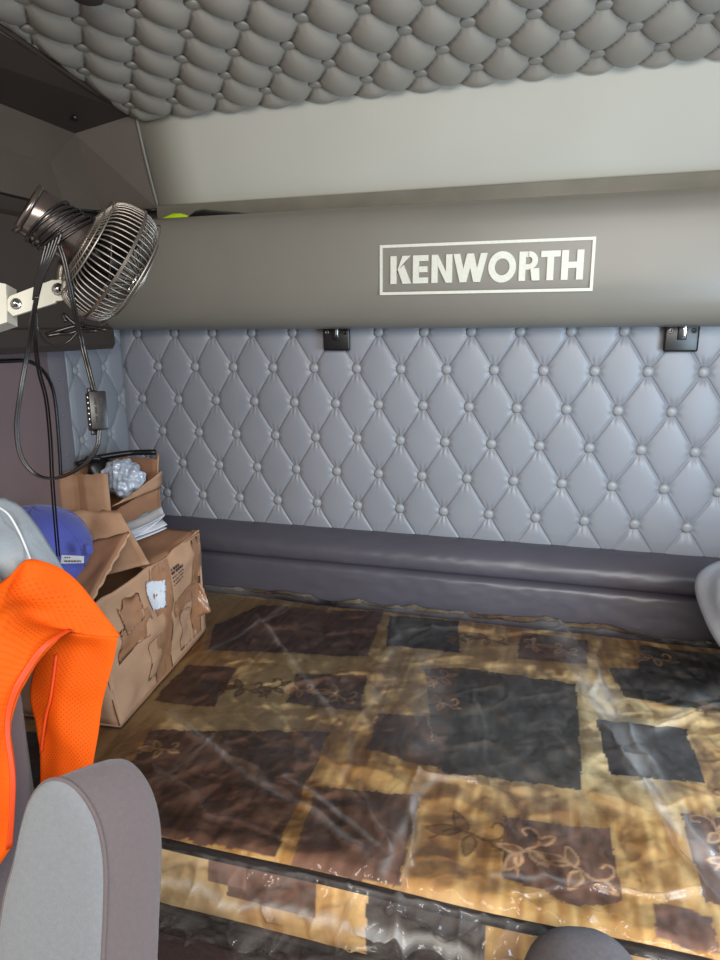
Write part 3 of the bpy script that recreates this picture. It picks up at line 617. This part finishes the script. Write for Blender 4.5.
# blue cap
cp = thing('blue_cap', 'rounded blue cap with a white tag beside the big cardboard box', 'cap', (.22, -.76, -.55))
cc = at(36, 562, 1.56)
bm = bmesh.new(); lathe(bm, cc, (0.12, -.05, 1), [(.125,-.03),(.132,-.005),(.130,.03),(.120,.065),(.100,.095),(.070,.118),(.035,.130),(0,.133)], 40)
frombm('crown', bm, M['blue'], cp)
for k in range(6):
    bm = bmesh.new(); a = k*PI/3+.3; ax, u, v = frame((0.12, -.05, 1)); dr = u*math.cos(a)+v*math.sin(a)
    tube(bm, [cc+dr*r_1*1.004+ax*h for r_1, h in ((.132,-.005),(.130,.03),(.120,.065),(.100,.095),(.070,.118),(.035,.130),(.005,.134))], .0014, 6, 3); frombm('seam', bm, M['blue'], cp)
bm = bmesh.new(); add_box(bm, at(88,549,1.47), (.016,.02,.026), None, .005); frombm('strap_tab', bm, M['blue'], cp)
tg = py('paper_tag', [at(62,555,1.44), at(84,556,1.44), at(84,563,1.44), at(61,563.5,1.44)], [(0,1,2,3)], M['paper'], cp, smooth=False); md = tg.modifiers.new('s', 'SOLIDIFY'); md.thickness = .002
bm = bmesh.new()
for i in range(11):
    x0 = 64.5+i*1.55; h = 1.5 if i % 3 else 2.0
    bm.faces.new([bm.verts.new(at(*p, 1.434)) for p in ((x0, 562-h), (x0+1.0, 562-h), (x0+1.0, 562), (x0, 562))])
for i in range(3): bm.faces.new([bm.verts.new(at(*p, 1.434)) for p in ((64.5+i*2.2, 557), (66+i*2.2, 557), (66+i*2.2, 558), (64.5+i*2.2, 558))])
frombm('tag_print', bm, M['ink'], tg, smooth=False)

# ------------------------------------------------------------------ fan
FC = at(112, 264, 1.0); camR = Vector(RM[:, 0]); camU = Vector(RM[:, 1]); camB = Vector(RM[:, 2])
RAY = (FC-Vector(CAM)).normalized(); AX = camR*math.cos(math.radians(33))-camU*math.sin(math.radians(33)); AX = (AX-RAY*AX.dot(RAY)).normalized(); AX = (AX+RAY*.14).normalized()
fn = thing('clip_fan', 'dark chrome electric fan with wire cage on a white arm, cord looped below', 'fan', tuple(FC))
a_, u_, v_ = frame(AX)
def cyl_pt(r, h, th): return FC+AX*h+(u_*math.cos(th)+v_*math.sin(th))*r
bm = bmesh.new(); lathe(bm, FC, AX, [(0,-.128),(.033,-.128),(.0355,-.124),(.036,-.10),(.036,-.045),(.034,-.040),(0,-.040)], 40); mh = autosmooth(frombm('motor_housing', bm, M['blackm'], fn))
bm = bmesh.new(); lathe(bm, FC, AX, [(.028,-.131),(.038,-.131),(.038,-.124),(.036,-.124)], 40)
frombm('housing_rim', bm, M['blackm'], mh)
ringr = .091
bm = bmesh.new(); lathe(bm, FC, AX, [(ringr-.001,-.002),(ringr+.003,-.002),(ringr+.003,.002),(ringr-.001,.002),(ringr-.001,-.002)], 64); autosmooth(frombm('cage_ring', bm, M['ring'], fn))
NW = 62
bm = bmesh.new()
for k in range(NW):
    th = 2*PI*k/NW; tube(bm, [cyl_pt(r, h, th) for r, h in ((ringr,-.002),(ringr-.003,-.020),(ringr-.010,-.034),(ringr-.022,-.041),(.044,-.050))], .0013, 5, 2, cap=False)
for r, h in ((.0775,-.0415),(.060,-.046),(.044,-.050)): tube(bm, [cyl_pt(r, h, 2*PI*k/40) for k in range(41)], .0013, 5, 0, cap=False)
frombm('rear_guard', bm, M['wire'], fn)
bm = bmesh.new()
for k in range(NW):
    th = 2*PI*k/NW; tube(bm, [cyl_pt(r, h, th) for r, h in ((ringr,.002),(ringr-.003,.016),(ringr-.012,.028),(ringr-.034,.037),(ringr-.060,.043),(.022,.045))], .0013, 5, 2, cap=False)
for r, h in ((.088,.028),(.066,.037),(.040,.043)): tube(bm, [cyl_pt(r, h, 2*PI*k/40) for k in range(41)], .0013, 5, 0, cap=False)
fg = frombm('front_guard', bm, M['wire'], fn)
bm = bmesh.new(); lathe(bm, FC, AX, [(.024,.040),(.024,.046),(.018,.050),(0,.051)], 24); frombm('centre_badge', bm, M['chrome'], fg)
bl_ = bpy.data.objects
bm = bmesh.new()
for k in range(5):
    n0 = 7; rows = []
    for i in range(n0):
        r = .016+(.085-.016)*i/(n0-1); wd = .35+.28*math.sin(PI*i/(n0-1)*.8)
        rows.append([bm.verts.new(cyl_pt(r, -.012+.020*s, 2*PI*k/5+wd*s)) for s in (-1,-.5,0,.5,1)])
    for A_, B_ in zip(rows, rows[1:]):
        for i in range(4): bm.faces.new((A_[i], A_[i+1], B_[i+1], B_[i]))
o = frombm('fan_blades', bm, M['black'], fn); o.modifiers.new('s', 'SOLIDIFY').thickness = .0015
bm = bmesh.new(); lathe(bm, FC, AX, [(.018,-.03),(.018,.012),(0,.016)], 20); frombm('hub', bm, M['black'], o)
# bracket
def slab(name, pts, d, th, m, parent, bev=.001):
    bm = bmesh.new(); f = [bm.verts.new(at(x, y, d)) for x, y in pts]; b = [bm.verts.new(at(x, y, d)-camB*th) for x, y in pts]; n = len(pts)
    bm.faces.new(f); bm.faces.new(b[::-1])
    for i in range(n): bm.faces.new((f[i], b[i], b[(i+1) % n], f[(i+1) % n]))
    return autosmooth(frombm(name, bm, m, parent), .4)
arm = [(10,296),(52,280)]+[(59.5+10.5*math.cos(t), 290-10.5*math.sin(t)) for t in np.linspace(1.9, -1.4, 9)]+[(56,301),(55,303),(13,316),(7,310),(7,300)]
am = slab('bracket_arm', arm, .985, .004, M['white'], fn)
for x, y, r in ((16.5, 304, .0085), (58.5, 289.5, .0095)):
    bm = bmesh.new(); lathe(bm, at(x, y, .985), camB, [(r,0),(r,.002),(r*.8,.003),(r*.62,.003),(r*.55,.007),(r*.3,.009),(0,.0095)], 24); frombm('bolt', bm, M['chrome'], am)
slab('mounting_block', [(-42,275),(6,284),(7,322),(-42,338)], .982, .03, M['white'], fn)
bm = bmesh.new(); tube(bm, [at(62,284,1.0), at(61,273,1.0), at(64,262,1.0)], .008, 12, 2); frombm('swivel_joint', bm, M['ring'], fn)
# cords
def cord(name, paths, r, parent):
    bm = bmesh.new()
    for p in paths: tube(bm, [at(*q) for q in p], r, 8, 8)
    return frombm(name, bm, M['cable'], parent)
dn = float((FC+AX*(-.085)-Vector(CAM)).dot(-camB))-.043
bm = bmesh.new()
for k in range(6):
    h0 = -.068-.0062*k; tl = .016+.002*math.sin(k*2.1)
    tube(bm, [cyl_pt(.0385+.0012*(k % 2), h0+tl*math.cos(2*PI*i/28+.6+k*.13), 2*PI*i/28) for i in range(29)], .0019, 8, 0)
lo = cyl_pt(0, -.085, 0)
for k in range(5): tube(bm, [at(62-k*4, 232+k*3, dn), at(53-k*3, 256+k*2, dn+.002), at(43-k*1.6, 278, dn+.008), at(37-k*.9, 300, dn+.02)], .0019, 8, 8)
frombm('power_cord', bm, M['cable'], fn)
tw = lambda p, o_: [(x+o_, y, z+.0005*o_) for x, y, z in p]
long = [(58,244,dn),(64,264,dn+.005),(71,300,dn+.02),(80,340,.965),(88,372,.97),(93,392,.975)]
loop = [(36,296,dn+.015),(33,312,dn+.025),(27,350,.965),(19,395,.97),(15.5,428,.975),(20,456,.98),(33,473,.985),(50,478.5,.985),(68,474,.985),(85,463,.985),(96,447,.985),(98.5,428,.985)]
cord('power_cord', [long, tw(long, 2.6), loop, tw(loop, 2.0)], .0021, fn)
lp2 = [(37,312,.965),(38,328,.97),(44,340,.97),(55,346,.97),(68,342,.97),(78,330,.975),(82,322,.98)]
drop_ = [(34,310,.97),(34,340,.985),(38,372,1.03),(45,400,1.09),(49,440,1.16),(51,480,1.22),(54,520,1.28),(57,556,1.33)]
cord('power_cord', [lp2], .0016, fn)
cord('hanging_cable', [drop_, tw(drop_, 2.6)], .0016, fn)
# adapter box
ad = at(97, 411, .985); RA = (Matrix(((camR.x,camU.x,camB.x),(camR.y,camU.y,camB.y),(camR.z,camU.z,camB.z))) @ Euler((.05,.55,.10)).to_matrix())
bm = bmesh.new(); add_box(bm, ad, (.024,.056,.030), RA, .002); ab = autosmooth(frombm('inline_switch_box', bm, M['black'], fn))
bm = bmesh.new()
for sy in (-.013, .0, .013):
    for sx in (-.004, .004): add_box(bm, ad+RA@Vector((sx, sy, .0152)), (.003,.010,.0012), RA, 0)
frombm('vent_slots', bm, M['cable'], ab, smooth=False)
bm = bmesh.new()
for i in range(6): add_box(bm, ad+RA@Vector((-.0122, -.02+.008*i, .004)), (.001,.002,.002), RA, 0)
frombm('contact_dots', bm, M['chrome'], ab, smooth=False)
bm = bmesh.new()
for sy in (-1, 1):
    b2 = bmesh.new(); add_box(b2, ad+RA@Vector((-.006, sy*.031, -.006)), (.008,.008,.006), RA, .001); frombm('mounting_tab', b2, M['black'], ab)
bm.free()
# cable ties under the fan
bm = bmesh.new()
for p in ([(85,325,.99),(72,327,.985),(58,331,.98),(46,334,.98)], [(84,327,.99),(72,333,.985),(60,334,.985),(47,336,.98)], [(84,326,.985),(95,328,.985),(106,330,.985)], [(80,328,.985),(70,320,.98),(63,314,.975),(66,322,.975)], [(78,329,.985),(84,331,.98),(98,331,.98)]): tube(bm, [at(*q) for q in p], .003, 6, 5)
frombm('cable_tie', bm, M['cable'], fn)

# ------------------------------------------------------------------ latches below the shelf
def latch(cx, label):
    t = thing('bunk_latch', label, 'latch', (cx, -.028, -.02), 'black latches under the overhead shelf')
    box('plate', (cx, -.030, -.018), (.086, .012, .075), M['black'], t, bev=.006, seg=3)
    bm = bmesh.new(); add_box(bm, (cx+.0, -.038, -.001), (.022,.008,.045), None, .002); o = frombm('striker', bm, M['black'], t)
    bm = bmesh.new(); add_box(bm, (cx+.004, -.043, .002), (.009,.004,.034), None, .001); frombm('bolt_tongue', bm, M['chrome'], o)
    for s in (-1, 1):
        bm = bmesh.new(); lathe(bm, Vector((cx+s*.029, -.036, .0)), (0,-1,0), [(.007,0),(.007,.002),(.004,.003),(.003,.001),(0,.001)], 16); frombm('screw', bm, M['ring'] if s < 0 else M['black'], t)
latch(.716, 'black plastic latch plate under the shelf, left of the lettering')
latch(1.681, 'black plastic latch plate under the shelf near the right edge')

# ------------------------------------------------------------------ things lying on the shelf
def lump(name, pts, y0, y1, m, label, cat):
    bm = bmesh.new(); rows = []
    for k, s in enumerate((.3, .85, 1, .85, .3)):
        y = y0+(y1-y0)*k/4; rows.append([bm.verts.new((x, y+.002*i, zb_+(z-zb_)*s)) for i, (x, z) in enumerate(pts) for zb_ in (pts[0][1],)])
    for A_, B_ in zip(rows, rows[1:]):
        for i in range(len(pts)-1): bm.faces.new((A_[i], A_[i+1], B_[i+1], B_[i]))
    for r in (rows[0], rows[-1]): bm.faces.new(r)
    for A_, B_ in zip(rows, rows[1:]): bm.faces.new((A_[0], A_[-1], B_[-1], B_[0]))
    return tag(frombm(name, bm, m), label, cat)
lump('lime_cloth', [(.165,.333),(.185,.348),(.215,.358),(.240,.357),(.262,.350),(.27,.333)], -.10, -.07, M['lime'], 'small lime yellow cloth peeking over the shelf just right of the fan', 'cloth')
lump('black_glove', [(.25,.333),(.285,.364),(.31,.368),(.36,.360),(.42,.354),(.47,.346),(.49,.333)], -.09, -.05, M['black'], 'black folded cloth on the overhead shelf right of the lime cloth', 'cloth')
lump('black_pouch', [(-.06,.30),(-.03,.345),(.02,.362),(.06,.350),(.09,.372),(.115,.36),(.13,.30)], -.12, -.06, M['black'], 'black soft bundle on the shelf corner behind the fan', 'bundle')

# ceiling lamp (dark) at the top edge
cl = pl(85, -34, 2, .70)
lm = thing('roof_console', 'black rounded console on the ceiling at the top left edge', 'console', (cl.x, cl.y, .66))
bm = bmesh.new(); vs = bmesh.ops.create_uvsphere(bm, u_segments=40, v_segments=20, radius=1)['verts']
for v in vs: v.co = Vector((v.co.x*.062, v.co.y*.05, v.co.z*.035))+Vector((cl.x, cl.y, .685))
frombm('housing', bm, M['black'], lm)
bm = bmesh.new(); lathe(bm, Vector((cl.x, cl.y, .648)), (0,0,-1), [(.03,-.004),(.03,.004),(.026,.006),(0,.007)], 28); frombm('lens', bm, M['dark2'], lm)

# ------------------------------------------------------------------ seat, vest, cloth
seat = thing('passenger_seat', 'grey fabric seat at lower left with a raised rounded armrest', 'seat', (.55, -1.35, -1.5))
def superbox(name, c, s, m, parent, rad=.06, rot=None):
    bm = bmesh.new(); add_box(bm, c, s, rot, rad, 6); return frombm(name, bm, m, parent)
superbox('backrest', (.335, -1.335, -.62), (.60, .13, .66), M['grey'], seat, .06)
superbox('seat_cushion', (.40, -1.62, -1.10), (.52, .50, .16), M['grey'], seat, .06)
box('seat_pedestal', (.40, -1.60, -1.34), (.36,.36,.32), M['black'], seat, bev=.02)
# armrest: rounded tongue swept back
fpx = [(-14,1080),(-4,960),(4,900),(14,862),(22,825),(30,800),(41,785),(54,780),(68,784),(82,797),(94,818),(101,843),(104,875),(103,920),(101,960),(96,1080)]
fpx = [(p.x, p.y) for p in catmull([Vector((a, b, 0)) for a, b in fpx], 4)]
off = at(122, 755, .80)-at(54, 780, .72)
def ringpts(inset, k):
    cx, cy = 48, 890; out = []
    for x, y in fpx:
        X_ = cx+(x-cx)*(1-inset); Y_ = y+(inset*52 if y < 860 else inset*52*max(0, (1080-y)/220)); out.append(at(X_, Y_, .72)+off*k)
    return out
bm = bmesh.new(); rings = []
for inset, k in ((.30,-.035),(.10,-.020),(.02,.01),(.0,.05),(-.02,.30),(-.02,.60),(.0,.82),(.05,.95),(.16,1.03),(.40,1.07)): rings.append([bm.verts.new(p) for p in ringpts(inset, k)])
for A_, B_ in zip(rings, rings[1:]):
    for i in range(len(A_)-1): bm.faces.new((A_[i], A_[i+1], B_[i+1], B_[i]))
bm.faces.new(rings[0]); bm.faces.new(rings[-1])
ar = frombm('armrest', bm, M['grey'], seat)
vs = []; fs = []; insets = ((.01,.0),(.05,-.028),(.12,-.045),(.25,-.054)); n = len(fpx)
for inset, k in insets: vs += ringpts(inset, k)
for j in range(len(insets)-1):
    for i in range(n-1): a = j*n+i; fs.append((a, a+1, a+n+1, a+n))
fs.append(tuple((len(insets)-1)*n+i for i in range(n)))
bm = bmesh.new(); bv = [bm.verts.new(v) for v in vs]
for f in fs: bm.faces.new([bv[i] for i in f])
o = frombm('armrest_side_pad', bm, M['greyl'], ar); o['label'] = 'lighter grey side pad'
bm = bmesh.new(); tube(bm, ringpts(-.005, .02), .0022, 8, 0); frombm('piping', bm, M['grey'], ar)

# second armrest peeking at the bottom edge
kn = thing('driver_seat', 'dark grey rounded seat armrest top rising at the bottom edge', 'seat', tuple(at(585, 1010, .82)))
kc = at(585, 1010, .82)
bm = bmesh.new(); vs = add_box(bm, kc+Vector((0,0,-.05)), (.150,.16,.26), Euler((0,0,.2)).to_matrix(), .066, 8); frombm('armrest', bm, M['greyd'], kn)
box('armrest_post', kc+Vector((0,.0,-.40)), (.05,.06,.50), M['black'], kn, bev=.01)
box('seat_cushion', (kc.x+.02, kc.y-.12, -1.30), (.30,.36,.32), M['greyd'], kn, bev=.06, seg=4)

def loft(rows, n=26, per=5):
    R_ = []
    for row in rows:
        P = catmull([Vector(p) for p in row], 8); d = [0]
        for a, b in zip(P, P[1:]): d.append(d[-1]+(b-a).length)
        o_ = []
        for k in range(n):
            s = d[-1]*k/(n-1); i = max(j for j in range(len(d)) if d[j] <= s+1e-12); i = min(i, len(P)-2); t = (s-d[i])/max(d[i+1]-d[i], 1e-9); o_.append(P[i].lerp(P[i+1], t))
        R_.append(o_)
    cols = [catmull([r[k] for r in R_], per) for k in range(n)]
    A_ = np.array([[tuple(cols[k][j]) for k in range(n)] for j in range(len(cols[0]))]); return A_
def cloth(name, rowspx, m, parent=None, n=26, wr=.003, seed=1, holes=None, th=.0018):
    A_ = loft([[at(*p) for p in row] for row in rowspx], n)
    dU = np.cumsum(np.r_[0, np.linalg.norm(np.diff(A_.mean(0), axis=0), axis=1)]); dV = np.cumsum(np.r_[0, np.linalg.norm(np.diff(A_.mean(1), axis=0), axis=1)])
    U, V = np.meshgrid(dU, dV); N = vnoise(U, V, .03, seed)-.5
    A_ = A_-np.array(camB)*(-N*wr)[..., None]
    h = np.ones(U.shape) if holes is None else holes(U/dU[-1], V/dV[-1])
    o = gridmesh(name, A_[..., 0], A_[..., 1], A_[..., 2], m, parent, uv=(U, V), scal=('holes', h))
    md = o.modifiers.new('s', 'SOLIDIFY'); md.thickness = th; md.offset = 0; return o
vest = thing('safety_vest', 'bright orange mesh safety vest draped over the grey seat at left', 'vest', tuple(at(60, 640, 1.0)))
# shoulder fold, from ridge to the shaded crease, then left front panel down
cloth('front_panel', [
  [(-60,600,.90),(-30,592,.91),(0,583,.93),(19,565,.96),(29,559,.98),(48,563,.985),(65,571,.985),(80,584,.985),(93,600,.985),(106,617,.985),(118,633,.985)],
  [(-60,620,.885),(-30,612,.89),(0,600,.91),(12,592,.945),(25,595,.965),(40,600,.97),(56,607,.97),(72,615,.97),(86,622,.972),(102,630,.975),(117,637,.98)],
  [(-60,650,.87),(-30,640,.87),(0,622,.88),(14,612,.905),(26,614,.935),(38,620,.95),(50,625,.955),(60,628,.96),(68,630,.962),(76,632,.965),(84,634,.967)],
  [(-60,690,.86),(-35,685,.86),(-10,662,.865),(5,645,.875),(18,636,.89),(30,634,.905),(42,634,.92),(52,634,.932),(60,633,.94),(66,632,.95),(72,631,.958)],
  [(-60,730,.86),(-40,722,.86),(-20,705,.86),(-8,690,.862),(4,678,.868),(14,670,.876),(24,662,.885),(34,655,.895),(44,648,.905),(52,643,.915),(58,640,.925)],
  [(-60,770,.86),(-45,762,.86),(-28,745,.86),(-16,732,.86),(-8,722,.862),(0,712,.866),(8,702,.87),(14,693,.876),(20,685,.882),(26,678,.888),(31,672,.893)],
  [(-60,820,.86),(-48,812,.86),(-34,798,.86),(-24,786,.86),(-16,778,.86),(-10,768,.862),(-4,758,.864),(2,748,.868),(7,738,.871),(10,728,.874),(12,722,.876)],
  [(-60,870,.86),(-50,860,.86),(-38,848,.86),(-28,838,.86),(-20,828,.86),(-14,820,.86),(-8,812,.86),(-2,804,.862),(4,796,.864),(10,788,.866),(15,780,.868)],
  [(-60,930,.86),(-52,925,.86),(-42,918,.86),(-34,908,.86),(-26,898,.86),(-20,890,.86),(-14,880,.86),(-7,872,.862),(0,864,.864),(6,855,.866),(12,846,.868)]],
  M['vest'], vest, n=44, wr=.006, seed=4, holes=lambda u, v: np.where((u > .965) | (v < .05), 0, 1)*np.where((u > .80) & (v > .45), .35, 1))
cloth('back_panel', [
  [(60,631,.972),(70,632,.972),(84,634,.972),(100,635,.976),(118,637,.984)],
  [(45,648,.985),(60,648,.985),(78,650,.985),(96,652,.985),(115,655,.988)],
  [(32,675,.995),(48,676,.99),(68,676,.985),(88,677,.987),(109,679,.992)],
  [(30,700,1.0),(46,702,.998),(62,702,.985),(82,704,.987),(102,705,.995)],
  [(36,728,1.0),(47,728,1.0),(60,730,.985),(78,732,.985),(98,735,.995)],
  [(41,756,1.0),(50,757,1.0),(62,757,.99),(76,758,.985),(94,760,.99)],
  [(38,800,1.0),(50,800,1.0),(62,800,.99),(76,800,.985),(88,800,.99)]],
  M['vest'], vest, n=30, wr=.006, seed=6, holes=lambda u, v: np.where((u > .90), 0, 1))
bm = bmesh.new(); tube(bm, [at(*p) for p in [(56,655,.982),(53,680,.982),(50,700,.983),(46,715,.987),(43,735,.990),(41,752,.993)]], .0024, 6, 5); frombm('armhole_seam', bm, M['vestbind'], vest)
cloth('trim_binding', [[(72,630,.955),(58,639,.92),(45,650,.90),(31,670,.888),(20,688,.876),(13,706,.872),(10,724,.87),(11,745,.866),(14,765,.864),(15.5,785,.862),(14,820,.86),(12,847,.86)],
  [(68,629,.952),(53,637,.917),(40,647,.895),(26,666,.883),(15,684,.871),(8,703,.867),(5,722,.865),(6,745,.861),(9,765,.859),(10,785,.857),(9,820,.855),(6,850,.855)]], M['vestbind'], vest, n=40, wr=0, th=.002)
cloth('grey_cloth', [
  [(-40,500,1.02),(0,498,1.04),(10,500,1.05),(22,508,1.05),(36,524,1.05),(50,545,1.05),(66,571,1.03)],
  [(-40,520,1.0),(-6,518,1.01),(6,520,1.02),(18,528,1.02),(30,542,1.02),(42,556,1.02),(60,573,1.02)],
  [(-40,550,.97),(-8,548,.975),(4,548,.985),(14,552,.99),(22,560,.99),(32,566,1.0),(48,575,1.01)],
  [(-40,600,.95),(-10,595,.955),(0,592,.97),(8,588,.98),(16,584,.985),(24,582,1.0),(40,590,1.01)]], M['cloth'], n=34, wr=.014, seed=9)
gc = bpy.data.objects['grey_cloth']; tag(gc, 'crumpled light grey cloth on the seat top above the orange vest', 'cloth')
bm = bmesh.new(); tube(bm, [at(*p) for p in [(-5,505,1.02),(8,514,1.015),(18,530,1.01),(26,548,1.0),(31,562,.985)]], .0018, 6, 5); frombm('seam', bm, M['paper'], gc)

# pillow at the right edge
pw = blob('pillow', Vector((1.955,-.42,-.665)), (.25,.17,.15), M['pillow'], 12, .20, 5.0, sub=5, rot=Euler((0,.45,0)).to_matrix())
tag(pw, 'white crumpled pillow on the mattress at the right edge', 'pillow')
